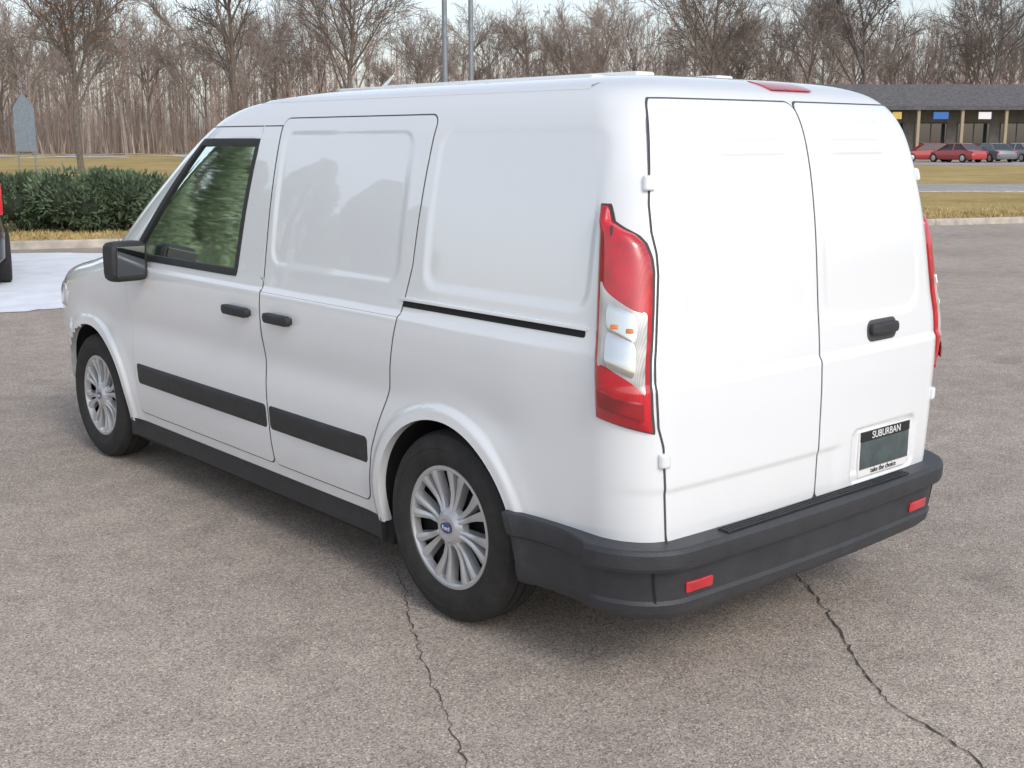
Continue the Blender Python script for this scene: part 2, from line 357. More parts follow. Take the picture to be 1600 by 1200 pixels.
for cy,cz in WH:
    for sx in (1,-1):
        a0=math.asin((.275-cz)/RA); th=np.linspace(a0,math.pi-a0,80); 
        yy=cy+RA*np.cos(th); zz=cz+RA*np.sin(th)
        p=S(yy,zz,.0005); q=p.copy(); q[:,0]+=.035; r=p.copy(); r[:,0]+=.035; r[:,1]=cy+(RA+.02)*np.cos(th); r[:,2]=cz+(RA+.02)*np.sin(th)
        s=r.copy(); s[:,0]=-.50; c=np.tile(np.array([[-.50,cy,cz]]),(80,1))
        g=np.concatenate([p,q]); f=grid_faces(2,80)
        if sx<0: g=mir(g); f=[x[::-1] for x in f]
        mb=MB().add(g,f); part('wheel_arch_lip',mb,M['paint'])
        g=np.concatenate([q,r,s,c]); f=grid_faces(4,80)
        if sx<0: g=mir(g)
        part('wheel_well',MB().add(g,f),M['dark'])
mb=MB(); mb.box((0,2.42,.27),(.98,4.3,.12),.02); mb.box((0,2.43,.23),(1.60,2.26,.11),.02); mb.box((0,.94,.30),(1.3,.07,.07),.02); mb.box((0,3.96,.30),(1.3,.07,.07),.02); mb.box((0,.30,.27),(1.35,.42,.10),.02)
part('underbody',mb,M['dark'])
for sx in (1,-1):
    mb=MB(); patch(mb,S,lambda z:1.335,lambda z:3.565,.195,.285,6,60,.002,.05,.0,.0,mirror=sx<0); part('sill',mb,M['plastic'])
# doors on the sides
for sx in (1,-1):
    mr=sx<0
    mb=MB();gp=MB()
    DR=2.13
    patch(mb,S,lambda z:DR,lambda z:3.44,.335,WZ0,110,80,.003,.008,.03,mirror=mr)
    patch(gp,S,lambda z:DR-.005,lambda z:3.445,.330,WZ0+.0,90,60,.0012,.004,.03,mirror=mr)
    patch(mb,S,lambda z:DR-(z-WZ0)*.02,lambda z:win_lo(z)-.012,WZ0,1.735,40,12,.003,.008,.0,mirror=mr)
    patch(gp,S,lambda z:DR-.005-(z-WZ0)*.02,lambda z:win_lo(z)-.012,WZ0,1.740,40,12,.0012,.004,.0,mirror=mr)
    patch(mb,S,lambda z:win_lo(WZ1)-.012,lambda z:win_hi(WZ1)+.03-(z-WZ1)*1.1,WZ1+.012,1.735,8,30,.003,.008,.0,mirror=mr)
    patch(gp,S,lambda z:win_lo(WZ1)-.012,lambda z:win_hi(WZ1)+.035-(z-WZ1)*1.1,WZ1+.012,1.740,8,30,.0012,.004,.0,mirror=mr)
    d=part('front_door',mb,M['paint'])
    part('door_gap',gp,M['gap'],d)
    g=MB(); patch(g,S,lambda z:win_lo(z)-.005,lambda z:win_hi(z)+.005,WZ0-.005,WZ1+.005,24,30,-.006,.0,.0,mirror=mr); part('door_window',g,M['glass'],d)
    ol=[]
    for z in np.linspace(WZ0,WZ1,20): ol.append((win_lo(z),z))
    for t in np.linspace(0,1,14)[1:]: ol.append((win_lo(WZ1)+(win_hi(WZ1)-win_lo(WZ1))*t,WZ1))
    for z in np.linspace(WZ1,WZ0,24)[1:]: ol.append((win_hi(z),z))
    for t in np.linspace(0,1,24)[1:-1]: ol.append((win_hi(WZ0)+(win_lo(WZ0)-win_hi(WZ0))*t,WZ0))
    ol=np.array(ol); cen=ol.mean(0)
    nx=np.roll(ol,-1,0)-np.roll(ol,1,0); nn=np.stack([nx[:,1],-nx[:,0]],1); nn/=np.linalg.norm(nn,axis=1)[:,None]
    nn*=np.sign(((ol-cen)*nn).sum(1))[:,None]
    prf=[(-.020,-.01),(-.018,.005),(.0,.0075),(.012,.006),(.014,.0)]
    ring=np.array([S(ol[:,0]+nn[:,0]*a,ol[:,1]+nn[:,1]*a,b) for a,b in prf]); k=len(ol)
    f=[]
    for i in range(len(prf)-1):
        for j in range(k): f.append((i*k+j,i*k+(j+1)%k,(i+1)*k+(j+1)%k,(i+1)*k+j))
    g=ring.reshape(-1,3); g=mir(g) if mr else g
    part('window_trim',MB().add(g,f),M['plastic'],d)
    h=MB(); patch(h,S,lambda z:2.19,lambda z:2.40,.955,.995,12,24,.034,.02,.018,.012,mirror=mr)
    patch(h,S,lambda z:2.195,lambda z:2.225,.962,.988,6,6,.03,.03,.008,mirror=mr); patch(h,S,lambda z:2.36,lambda z:2.395,.962,.988,6,6,.03,.03,.008,mirror=mr)
    part('door_handle',h,M['plastic'],d)
    h=MB(); patch(h,S,lambda z:2.138,lambda z:3.41,.490,.592,18,60,.004,.004,.02,.018,mirror=mr); part('side_moulding',h,M['plastic'],d)
    mb=MB();gp=MB()
    sl=lambda z:np.interp(z,[.33,.55,.8,1.05,1.25,1.72],[1.41,1.36,1.24,1.17,1.12,1.09])
    patch(mb,S,sl,lambda z:2.118-(0 if z<WZ0 else (z-WZ0)*.02),.335,1.765,160,90,.003,.008,.035,mirror=mr)
    patch(gp,S,lambda z:sl(z)-.005,lambda z:2.123-(0 if z<WZ0 else (z-WZ0)*.02),.330,1.770,130,70,.0012,.004,.04,mirror=mr)
    d=part('sliding_door',mb,M['paint']); part('door_gap',gp,M['gap'],d)
    h=MB(); patch(h,S,lambda z:1.385,lambda z:2.112,.490,.592,18,40,.004,.004,.02,.018,mirror=mr); part('side_moulding',h,M['plastic'],d)
    h=MB(); patch(h,S,lambda z:1.86,lambda z:2.05,.955,.995,12,24,.034,.02,.018,.012,mirror=mr)
    patch(h,S,lambda z:1.865,lambda z:1.895,.962,.988,6,6,.03,.03,.008,mirror=mr); patch(h,S,lambda z:2.01,lambda z:2.045,.962,.988,6,6,.03,.03,.008,mirror=mr)
    part('door_handle',h,M['plastic'],d)
    h=MB(); patch(h,S,lambda z:.24,lambda z:1.165,1.107,1.128,6,60,.002,.003,.008,mirror=mr); part('door_rail',h,M['dark'])
    h=MB(); patch(h,S,lambda z:.23,lambda z:1.165,1.129,1.140,6,60,.008,.012,.004,.002,mirror=mr); part('rail_cover',h,M['paint'])
# rear doors
def lamp_in(z):
    return float(np.interp(z,[.80,.86,.90,1.0,1.2,1.31,1.35,1.39,1.415,1.43,1.45,1.50],[.30,.31,.32,.32,.32,.33,.36,.43,.53,.66,.79,.84]))
def door_u(z): return float(np.interp(z,[.5,.80,.86,1.3,1.36,1.42,1.50,1.8],[.12,.16,.22,.24,.27,.34,.38,.38]))
def ux(x,z):
    w,y0,f,rx,ry,_,_=prof(z); return -(x+(w-rx))
def text(s,size,loc,m,name,rot=(math.pi/2,0,0),parent=None,scx=1):
    cu=bpy.data.curves.new('t','FONT'); cu.body=s; cu.size=size; cu.align_x='CENTER'; cu.align_y='CENTER'; cu.extrude=.0006
    to=bpy.data.objects.new('t',cu); COL.objects.link(to); bpy.context.view_layer.update()
    me=bpy.data.meshes.new_from_object(to.evaluated_get(bpy.context.evaluated_depsgraph_get())); bpy.data.objects.remove(to)
    me.transform(Matrix.Translation(loc)@Euler(rot).to_matrix().to_4x4()@Matrix.Diagonal((scx,1,1,1)))
    me.name=name; return link(name,me,m,parent)
for sx in (1,-1):
    mr=sx<0
    mb=MB();gp=MB()
    if mr:
        old=Drear
        def Drear(x,z,_o=old): return _o(-x,z)
    patch(mb,P,lambda z:ux(-.004,z),door_u,.50,1.80,220,100,.003,.018,.03,mirror=mr)
    patch(gp,P,lambda z:ux(.001,z),lambda z:door_u(z)+.025,.490,1.805,150,70,.0008,.010,.03,mirror=mr)
    d=part('rear_door',mb,M['paint']); part('door_gap',gp,M['gap'],d)
    for hz in (1.56,.76):
        h=MB(); patch(h,P,lambda z:door_u(hz)-.05,lambda z:door_u(hz)+.08,hz-.022,hz+.022,10,12,.010,.018,.010,.008,mirror=mr)
        part('door_hinge',h,M['paint'],d)
    if mr:
        h=MB(); patch(h,PX,lambda z:-.47,lambda z:-.28,1.0,1.075,16,24,.004,.012,.03,.004,mirror=True); part('handle_recess',h,M['gap'],d)
        h=MB(); patch(h,PX,lambda z:-.46,lambda z:-.29,1.025,1.062,12,20,.022,.016,.016,.012,mirror=True); part('door_handle',h,M['plastic'],d)
        PXc,PZ=.41,.607
        py=float(PX(-PXc,PZ,0)[1])
        pl=MB(); pl.box((PXc,py-.010,PZ),(.31,.012,.164),.004); part('licence_plate',pl,M['white'],d)
        pl=MB(); pl.box((PXc,py-.018,PZ-.004),(.302,.006,.098),.002); part('plate_field',pl,M['plate'],d)
        pl=MB(); pl.box((PXc,py-.018,PZ+.0635),(.306,.006,.034),.001); part('plate_band',pl,M['black'],d)
        text('SUBURBAN',.036,(PXc,py-.0225,PZ+.0635),M['white'],'plate_lettering',parent=d)
        text('take the choice',.026,(PXc,py-.0175,PZ-.0665),M['black'],'plate_lettering',parent=d)
        Drear=old
# tail lights
for sx in (1,-1):
    mr=sx<0
    zw=lambda Y,Z: Z+np.clip((.98-Z)/.16,0,1)*.07*(Y-.35)
    b=MB(); patch(b,P,lambda z:lamp_in(z)-.04,lambda z:.94,.845,1.50,60,30,.002,.006,.012,mirror=mr,zwarp=zw)
    t=part('tail_light',b,M['gap'])
    b=MB(); patch(b,P,lamp_in,lambda z:.92,.85,1.495,90,30,.010,.014,.012,.026,mirror=mr,zwarp=zw); part('red_lens',b,M['red'],t)
    zc=lambda Y,Z: Z+(Y-.6)*.19*np.where(Z>1.1,1,.9)
    b=MB(); patch(b,P,lambda z:.375,lambda z:.85,1.0,1.235,40,24,.027,.008,.012,.013,mirror=mr,zwarp=zc); part('clear_lens',b,M['clear'],t)
    for zc_,zh in ((1.075,.05),(1.165,.04)):
        b=MB(); patch(b,P,lambda z:.47,lambda z:.76,zc_-zh,zc_+zh,14,14,.0395,.004,.038,.002,mirror=mr,zwarp=lambda Y,Z: Z+(Y-.6)*.12); part('lamp_reflector',b,M['chrome'],t)
    b=MB(); patch(b,P,lambda z:.50,lambda z:.57,1.14,1.153,8,8,.045,.006,.006,.002,mirror=mr); patch(b,P,lambda z:.64,lambda z:.71,1.15,1.163,8,8,.045,.006,.006,.002,mirror=mr); part('amber_bulb',b,M['amber'],t)
    b=MB(); patch(b,P,lambda z:.40,lambda z:.85,.90,.955,14,20,.0315,.004,.012,.003,mirror=mr,zwarp=lambda Y,Z: Z+(Y-.6)*.08); part('reflex_panel',b,M['reddark'],t)
    b=MB(); patch(b,P,lambda z:.735,lambda z:.755,1.25,1.44,20,6,.0335,.004,.004,mirror=mr); part('lens_seam',b,M['gap'],t)
# rear bumper: flat step ledge, upright face, undercut and lower lip
bp=[(.0,.506),(.066,.503),(.072,.499),(.078,.488),(.079,.446),(.074,.434),(.050,.424),(.047,.414),(.050,.330),(.058,.318),(.056,.288),(.03,.262),(-.04,.25)]
def yend(z): return WH[0][0]-math.sqrt(max((RA+.006)**2-(z-WH[0][1])**2,0.0001))
g=[]
for off,z in bp:
    zz=min(max(z,.271),.5); w,y0,f,rx,ry,_,_=prof(zz)
    ue=1+(yend(z)-y0-ry)
    us=np.concatenate([[ue,ue],np.linspace(ue,1,14)[1:],np.linspace(1,0,16)[1:],np.linspace(0,-(w-rx),36)[1:]])
    side=sstep(.9,1.15,us)
    of=off*(1-.62*side); of[0]=-.05
    p=P(us,zz,of); p[:,2]=z
    g.append(np.concatenate([p,mir(p[-2::-1])]))
g=np.array(g); b=MB().add(g.reshape(-1,3),grid_faces(len(bp),g.shape[1],True))
bum=part('rear_bumper',b,M['bumper'],ang=24)
for sx in (1,-1):
    b=MB(); patch(b,PX,lambda z:-.69,lambda z:-.555,.345,.38,8,16,.054,.014,.008,.003,mirror=sx<0); part('bumper_reflector',b,M['red'],bum)
    b=MB(); patch(b,P,lambda z:.33,lambda z:.345,.29,.425,12,4,.0535,.006,.0,mirror=sx<0); part('bumper_seam',b,M['dark'],bum)
b=MB()
for k in range(4):
    yo=float(PX(-.3,.5,0)[1])-.016-.012*k; b.box((0,yo,.508),(1.02,.005,.006),.001)
part('step_tread',b,M['plastic'],bum,smooth=False)
b=MB(); patch(b,PX,lambda z:-.19,lambda z:.04,1.840,1.872,10,34,.012,.03,.008,.005,mirror=True); part('high_brake_light',b,M['red'])
for x in (-.42,-.21,.21,.42):
    b=MB(); b.box((x,1.35,1.895-.018*(abs(x)>.3)-.003),(.09,1.5,.034),.011); part('roof_rib',b,M['paint'])
for sx in (1,-1):
    b=MB(); ys=np.linspace(.42,2.5,70); z0_=1.846
    a=S(ys,np.full(70,z0_-.012),.001); c=S(ys,np.full(70,z0_),.011); d_=S(ys,np.full(70,z0_+.010),.002)
    g=np.concatenate([a,c,d_]); g=mir(g) if sx<0 else g
    b.add(g,grid_faces(3,70)); part('roof_edge_moulding',b,M['paint'],ang=60)
b=MB(); b.box((-.1,2.30,1.90),(.03,.10,.03),.01); b.prism((-.1,2.31,1.905),(-.1,2.22,1.96),.010,.004,8,True); part('antenna',b,M['white'])
# front end
for sx in (1,-1):
    b=MB(); patch(b,S,lambda z:4.33,lambda z:4.62,.78,.90,10,16,.004,.01,.03,.004,mirror=sx<0); part('headlight',b,M['clear'])
b=MB(); b.box((0,4.80,.40),(1.1,.12,.2),.03); b.box((0,4.82,.66),(.9,.10,.16),.03); part('front_grille',b,M['plastic'])
b=MB(); ws=[]
for z in np.linspace(1.135,1.735,20):
    w,y0,f,rx,ry,rxf,rlf=prof(z); th=np.linspace(math.pi/2*.45,math.pi/2,10,endpoint=False)
    p=[(-(w-rxf+rxf*math.cos(t)),f-rlf+rlf*math.sin(t)-.004,z) for t in th]+[(x,f-.004+.05*(1-(x/(w-rxf))**2),z) for x in -np.linspace(w-rxf,0,8)]
    ws.append(np.concatenate([np.array(p),mir(np.array(p)[-2::-1])]))
ws=np.array(ws); b.add(ws.reshape(-1,3),grid_faces(20,ws.shape[1])); part('windscreen',b,M['glass'])
for sx in (-1,1):
    b=MB(); b.box((sx*.955,3.22,1.12),(.19,.12,.19),.045,(0,0,sx*-.12)); b.box((sx*.865,3.26,1.06),(.12,.06,.06),.02)
    mm=part('wing_mirror',b,M['plastic']); b=MB(); b.box((sx*.955,3.157,1.125),(.145,.008,.14),.003,(0.1,0,sx*-.12)); part('mirror_glass',b,M['mirror'],mm)
b=MB(); b.box((0,2.10,1.0),(1.4,.03,1.3),.0); part('bulkhead',b,M['grey'],smooth=False)
b=MB(); b.box((0,3.62,1.0),(1.4,.5,.22),.06); part('dashboard',b,M['plastic'])
b=MB(); b.box((0,2.75,.55),(1.5,1.5,.06),.0); part('cabin_floor',b,M['grey'],smooth=False)
b=MB(); b.box((0,2.34,1.79),(1.05,.4,.02),.0); part('headliner',b,M['grey'],smooth=False)
for sx in (-1,1):
    b=MB(); b.box((sx*.38,2.72,.72),(.5,.52,.16),.06); b.box((sx*.38,2.42,1.05),(.48,.16,.62),.06,(.22,0,0)); b.box((sx*.38,2.33,1.47),(.26,.09,.18),.04,(.15,0,0)); part('seat',b,M['seat'])
b=MB()
for i in range(28):
    a=2*math.pi*i/28; c=2*math.pi*(i+1)/28
    q=lambda t:(-.38+.19*math.cos(t),3.22+.07*math.sin(t),1.08+.17*math.sin(t)); b.prism(q(a),q(c),.016,.016,6)
b.prism((-.38,3.22,1.08),(-.38,3.5,.98),.03,.03,8); b.prism((-.56,3.22,1.08),(-.20,3.22,1.08),.015,.015,6); part('steering_wheel',b,M['plastic'])
# wheels
def wheel(cy,cz,sx,rot):
    c=(sx*.675,cy,cz); K=cz/.325
    b=MB(); b.lathe([(-.02,.10),(.0,.19),(.05,.205),(.09,.215*K)],c,sx=sx,n=48); b.lathe([(.09,.215*K),(.07,.06),(.07,.0)],c,sx=sx,n=48)
    w=part('wheel',b,M['dark'])
    b=MB(); pr=[(-.06,.20),(-.055,.235),(-.045,.285),(-.02,.313),(.0,.322),(.02,.325),(.055,.325)]
    pr+= [(.056,.318),(.064,.318),(.065,.325),(.095,.325),(.096,.318),(.104,.318),(.105,.325),(.13,.322),(.15,.312),(.163,.295),(.170,.27),(.168,.268),(.170,.255),(.165,.235),(.155,.216),(.145,.208)]
    b.lathe([(h,r*K) for h,r in pr],c,sx=sx,n=96); part('tyre',b,M['tyre'],w,ang=22)
    b=MB(); n=8; fx=.150
    b.lathe([(fx-.03,.203*K),(fx-.005,.212*K),(fx,.209*K),(fx+.001,.199*K),(fx-.006,.192*K),(fx-.03,.188*K)],c,sx=sx,n=96)
    b.lathe([(fx-.035,.076),(fx-.012,.070),(fx-.002,.060),(fx+.006,.048),(fx+.007,.034),(fx+.002,.032),(fx+.002,.0)],c,sx=sx,n=64)
    for i in range(n):
        for sd_ in (-1,1): # each spoke splits into two blades towards the rim
            v=[]
            for r,da,hw_,hx in ((.050,.13,.0110,fx-.001),(.085,.115,.0110,fx-.012),(.12,.118,.0130,fx-.014),(.155,.135,.0165,fx-.010),(.182*K,.155,.021,fx-.004),(.199*K,.165,.025,fx-.004)):
                a=2*math.pi*i/n+rot+sd_*da
                for s_,dx in ((-1,-.032),(-.78,-.002),(0,.002),(.78,-.002),(1,-.032)):
                    v.append((c[0]+sx*(hx+dx+.0004*sd_),c[1]+r*math.cos(a)-s_*hw_*math.sin(a),c[2]+r*math.sin(a)+s_*hw_*math.cos(a)))
            b.add(v,grid_faces(6,5))
    part('wheel_cover',b,M['silver'],w,ang=25)
    b=MB(); v=[];m_=32
    for i in range(m_):
        t=2*math.pi*i/m_; v.append((c[0]+sx*(fx+.0085),c[1]+.031*math.cos(t),c[2]+.019*math.sin(t)))
    b.add(v,[tuple(range(m_))]); part('hub_emblem',b,M['blue'],w,smooth=False)
    rz=-math.pi/2 if sx<0 else math.pi/2
    text('Ford',.022,(c[0]+sx*(fx+.0095),c[1],c[2]),M['white'],'hub_lettering',rot=(math.pi/2,0,rz),parent=w)
for cy,cz in WH:
    for sx in (-1,1): wheel(cy,cz,sx,.2 if cy<2 else .5)
van.location.x=-.045
# ------------------------------------------------------------------ GROUND
def flat(name,pts,z,m,kind='structure'):
    v=[wp(a,d,z) for a,d in pts]
    bm=bmesh.new(); vs=[bm.verts.new(p) for p in v]; f=bm.faces.new(vs); f.normal_update()
    if f.normal.z<0: f.normal_flip()
    bmesh.ops.triangulate(bm,faces=bm.faces[:]); me=bpy.data.meshes.new(name); bm.to_mesh(me); bm.free()
    o=link(name,me,m)
    if kind: o['kind']=kind
    return o
flat('ground',[(-900,-300),(900,-300),(900,1500),(-900,1500)],-.012,M['grass'])
E=lambda l:21.47+.333*l
flat('parking_lot',[(-55,-40),(60,-40),(60,E(44)),(44,E(44)),(-30,E(-30)),(-55,E(-30))],0,M['asphalt'])
flat('lawn',[(-30,E(-30)+.12),(44,E(44)+.12),(44,37.6),(-70,37.6),(-70,E(-30)+.12)],.105,M['grass'])
flat('road',[(-300,38),(300,38),(300,47.5),(-300,47.5)],-.004,M['road'])
flat('driveway',[(60,60),(62,100),(20,104),(20,84),(54,84),(54,60)],-.004,M['road'])
def kerb(name,a,b,wd=.16,h=.125):
    mb=MB(); A=Vector(wp(*a)); B=Vector(wp(*b)); d=(B-A).normalized(); n=Vector((-d.y,d.x,0)); L_=(B-A).length; k=int(L_/3)
    for i in range(k):
        p=A+(B-A)*(i/k); q=A+(B-A)*((i+1)/k)-d*.012
        v=[]
        for r in (p,q):
            for o_,z in ((-wd/2,-.02),(-wd/2,h-.02),(-wd/2+.03,h),(wd/2,h),(wd/2,-.02)): v.append(r+n*o_+Vector((0,0,z)))
        mb.add(v,[(0,1,6,5),(1,2,7,6),(2,3,8,7),(3,4,9,8),(0,4,3,2,1),(5,6,7,8,9)])
    o=mb.build(name,M['concrete'],smooth=False); o['kind']='structure'
kerb('kerb',(-30,E(-30)+.06),(44,E(44)+.06)); kerb('road_kerb',(-70,37.75),(70,37.75))
def blob(cx,cy,rx,ry,n=26,j=.35):
    a=np.linspace(0,2*math.pi,n,endpoint=False); r=1+j*(rng.random(n)-.5)+.2*np.sin(a*3+rng.random()*6); return [(cx+rx*r[i]*math.cos(a[i]),cy+ry*r[i]*math.sin(a[i])) for i in range(n)]
key=[(-6.6,11.3),(-5.7,11.5),(-4.95,11.9),(-4.3,12.3),(-3.7,13.0),(-3.2,14.0),(-3.2,15.4),(-3.8,16.8),(-4.8,17.9),(-6.6,18.3),(-7.7,18.2),(-9,17.2),(-9.5,14.5),(-8.4,12.4)]
pts=[]
for a,b in zip(key,key[1:]+key[:1]):
    for t in np.linspace(0,1,9)[:-1]: pts.append((a[0]+(b[0]-a[0])*t+rng.normal(0,.035),a[1]+(b[1]-a[1])*t+rng.normal(0,.06)))
flat('snow_patch',pts,.006,M['snow'])
mb=MB()
for i in range(170):
    l=rng.uniform(-95,10); d=rng.uniform(112,150); p=blob(l,d,rng.uniform(.6,3.2),rng.uniform(.5,2.0),14); mb.add([wp(a,b,.004+.0004*i) for a,b in p],[tuple(range(len(p)))])
o=mb.build('snow',M['snow'],smooth=False); o['kind']='structure'
def gpt(px,py):
    dx=(px-800)/FOC; dy=(py-600)/FOC
    d=Vector((math.sin(YAW)*math.cos(PIT),math.cos(YAW)*math.cos(PIT),-math.sin(PIT))); r=Vector((math.cos(YAW),-math.sin(YAW),0)); u=r.cross(d)
    w=d+r*dx-u*dy; t=-CZ/w.z; return (CX+w.x*t,CY+w.y*t)
def crack(pts,wd,name='pavement_crack'):
    out=[]
    for (a,b) in zip(pts[:-1],pts[1:]):
        n=max(3,int(math.dist(a,b)/.025))
        for i in range(n):
            t=i/n; out.append([a[0]+(b[0]-a[0])*t+rng.normal(0,.0055),a[1]+(b[1]-a[1])*t+rng.normal(0,.0055)])
    out.append(list(pts[-1])); v=[];f=[]
    for i,p in enumerate(out):
        q=out[min(i+1,len(out)-1)]; o_=out[max(i-1,0)]; d=Vector((q[0]-o_[0],q[1]-o_[1],0))
        if d.length<1e-6: d=Vector((1,0,0))
        d.normalize(); n=Vector((-d.y,d.x,0))*wd*(.2+.9*rng.random())*min(1,.3+i/6,.3+(len(out)-1-i)/6)
        v+= [Vector((p[0],p[1],.004))+n,Vector((p[0],p[1],.004))-n]
        if i: f.append((2*i-2,2*i-1,2*i+1,2*i))
    o=MB().add(v,f).build(name,M['crack'],smooth=False); o['kind']='structure'
crack([gpt(*p) for p in ((1228,880),(1262,915),(1290,955),(1322,1005),(1356,1062),(1402,1110),(1470,1148),(1540,1200),(1600,1260))],.0042)
crack([gpt(*p) for p in ((618,885),(632,920),(640,965),(655,1010),(668,1050),(690,1100),(706,1140),(728,1200),(745,1260))],.0026)
v=[];f=[]
for i in range(16000):
    l=rng.uniform(-9.5,12.5); d=E(l)+.2+abs(rng.normal(0,1.6)); p=Vector(wp(l,d,.10)); a=rng.uniform(0,6.28); h=rng.uniform(.03,.09); s=.012
    dx=Vector((math.cos(a),math.sin(a),0)); n=len(v); v+=[p+dx*s,p-dx*s,p+Vector((rng.normal(0,.03),rng.normal(0,.03),h))]; f.append((n,n+1,n+2))
o=MB().add(v,f).build('grass_tufts',M['blade'],smooth=False); tag(o,'short dry tan grass along the kerb of the lawn','grass',None,'stuff')
# ------------------------------------------------------------------ TREES
def grow_tree(seed,h,lean=.0,spread=1.0):
    r=random.Random(seed); T=MB(); C=MB()
    def stick(mb,p,d,L,r0,r1,segs,n,wob):
        pts=[Vector(p)]; d=Vector(d).normalized()
        for i in range(segs):
            d=(d+Vector((r.uniform(-wob,wob),r.uniform(-wob,wob),r.uniform(-wob*.3,wob*.8)))).normalized()
            q=pts[-1]+d*(L/segs); mb.prism(pts[-1],q,r0+(r1-r0)*i/segs,r0+(r1-r0)*(i+1)/segs,n); pts.append(q)
        return pts
    def at(pts,t):
        t=t*(len(pts)-1); i=min(int(t),len(pts)-2); return pts[i].lerp(pts[i+1],t-i),(pts[i+1]-pts[i]).normalized()
    def side(d,ang):
        o=d.orthogonal().normalized(); o.rotate(Matrix.Rotation(r.uniform(0,6.283),3,d)); return d*math.cos(ang)+o*math.sin(ang)
    tr=stick(T,(0,0,-.1),(lean,0,1),h*.72,h*.014,h*.004,7,7,.07)
    for a in range(13):
        t=r.uniform(.28,1); p,d=at(tr,t); L=h*(.46-.2*t)*r.uniform(.8,1.2)*spread
        b1=stick(C,p,side(d,r.uniform(.4,.85)),L,h*.006*(1.2-.6*t),.025,4,5,.14)
        for b in range(8):
            p,d=at(b1,r.uniform(.2,1)); b2=stick(C,p,side(d,r.uniform(.4,.9)),L*r.uniform(.3,.55),.030,.016,3,4,.2)
            for c in range(7):
                p,d=at(b2,r.uniform(.15,1)); b3=stick(C,p,side(d,r.uniform(.4,.9)),L*r.uniform(.14,.26),.018,.012,2,3,.25)
                for e in range(4):
                    p,d=at(b3,r.uniform(.2,1)); stick(C,p,side(d,r.uniform(.3,.9)),L*r.uniform(.07,.14),.013,.007,1,3,.1)
    return T,C
tm=[]
for k in range(5):
    T,C=grow_tree(100+k,17,random.Random(k).uniform(-.06,.06),(1.0,1.25,.85,1.1,.95)[k]); tm.append((mesh('trunk',T.v,T.f),mesh('crown',C.v,C.f,False)))
tm2=[(a.copy(),b.copy()) for a,b in tm]
for a,b in tm: a.materials.append(M['bark']); b.materials.append(M['bark'])
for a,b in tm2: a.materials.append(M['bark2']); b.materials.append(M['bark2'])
def place_tree(k,px,dep,h,label,src,group=None):
    s=h/17; e=empty('bare_tree',wp(LT(px,dep),dep,0),random.uniform(0,6.28)); e.scale=(s,s,s); tag(e,label,'tree',group)
    for nm,me in zip(('trunk','crown'),src[k]):
        o=bpy.data.objects.new(nm,me); COL.objects.link(o); o.parent=e
    return e
sp=[(1,545,88,16,'large spreading bare tree above the van roof, left of the two grey poles'),(0,1110,105,19,'tall bare tree rising behind the rear half of the van roof'),(3,1345,120,19,'spreading bare tree just left of the low grey building'),(1,1530,128,18,'bare tree rising over the roof of the low grey building'),(2,372,95,19,'slender bare tree with dark trunk behind the van windscreen')]
for k,px,dep,h,lb in sp: place_tree(k,px,dep,h,lb,tm)
for i in range(44):
    px=-150+i*44+random.uniform(-18,18); dep=random.uniform(132,165); place_tree(i%5,px,dep,random.uniform(15,21)*(.8 if 560<px<820 else 1),'leafless tree standing at the edge of the far wood',tm2,'leafless trees along the wood edge')
e=place_tree(4,128,62,12.5,'bare tree with a few orange leaves behind the hedge at the left',tm)
mb=MB(); rr_=random.Random(3)
cvv=[q.co.copy() for q in tm[4][1].vertices]
for i in range(300):
    p=rr_.choice(cvv); 
    if p.z<5: continue
    a=Vector((rr_.uniform(-1,1),rr_.uniform(-1,1),rr_.uniform(-1,1))).normalized(); b_=a.orthogonal().normalized(); s=rr_.uniform(.06,.13)
    mb.add([p,p+a*s+b_*s*.5,p+a*s*2,p+a*s-b_*s*.5],[(0,1,2,3)])
link('dry_leaves',mesh('dry_leaves',mb.v,mb.f,False),M['leafdry'],e)
mb=MB(); r=random.Random(11)
def stem(l,d,h,nt_):
    p=Vector(wp(l,d,-.1)); rad=r.uniform(.05,.13)
    q=p+Vector((r.uniform(-.6,.6),r.uniform(-.6,.6),h)); mb.prism(p,q,rad,.02,3)
    for k in range(nt_):
        t=r.uniform(.08,.98); a=p.lerp(q,t); ang=r.uniform(0,6.283); L_=h*r.uniform(.08,.22)*(1.15-.7*t); b_=a+Vector((math.cos(ang)*L_*.6,math.sin(ang)*L_*.6,L_*r.uniform(.6,1.2)))
        aa=r.uniform(0,3.14); wv=Vector((math.cos(YAW),-math.sin(YAW),0)) if d>100 else Vector((math.cos(aa),math.sin(aa),0))
        wv=wv*r.uniform(.02,.05); n=len(mb.v); mb.v+=[tuple(a+wv),tuple(a-wv),tuple(b_)]; mb.f.append((n,n+1,n+2))
for i in range(2700):
    l=r.uniform(-130,150); d=r.uniform(152,205); stem(l,d,r.uniform(9,19.5)*(1-.18*math.exp(-((l+12)/14)**2)),40)
for i in range(14000):
    l=r.uniform(-130,150); d=r.uniform(148,185); p=Vector(wp(l,d,-.1)); h=r.uniform(1,6.5); wv=Vector((r.uniform(-1,1),r.uniform(-1,1),0))*.07; n=len(mb.v); mb.v+=[tuple(p+wv),tuple(p-wv),tuple(p+Vector((r.uniform(-1,1),r.uniform(-1,1),h)))]; mb.f.append((n,n+1,n+2))
o=mb.build('woodland',M['wood'],smooth=False); tag(o,'dense far wood of leafless saplings beyond the lawn','wood',None,'stuff')
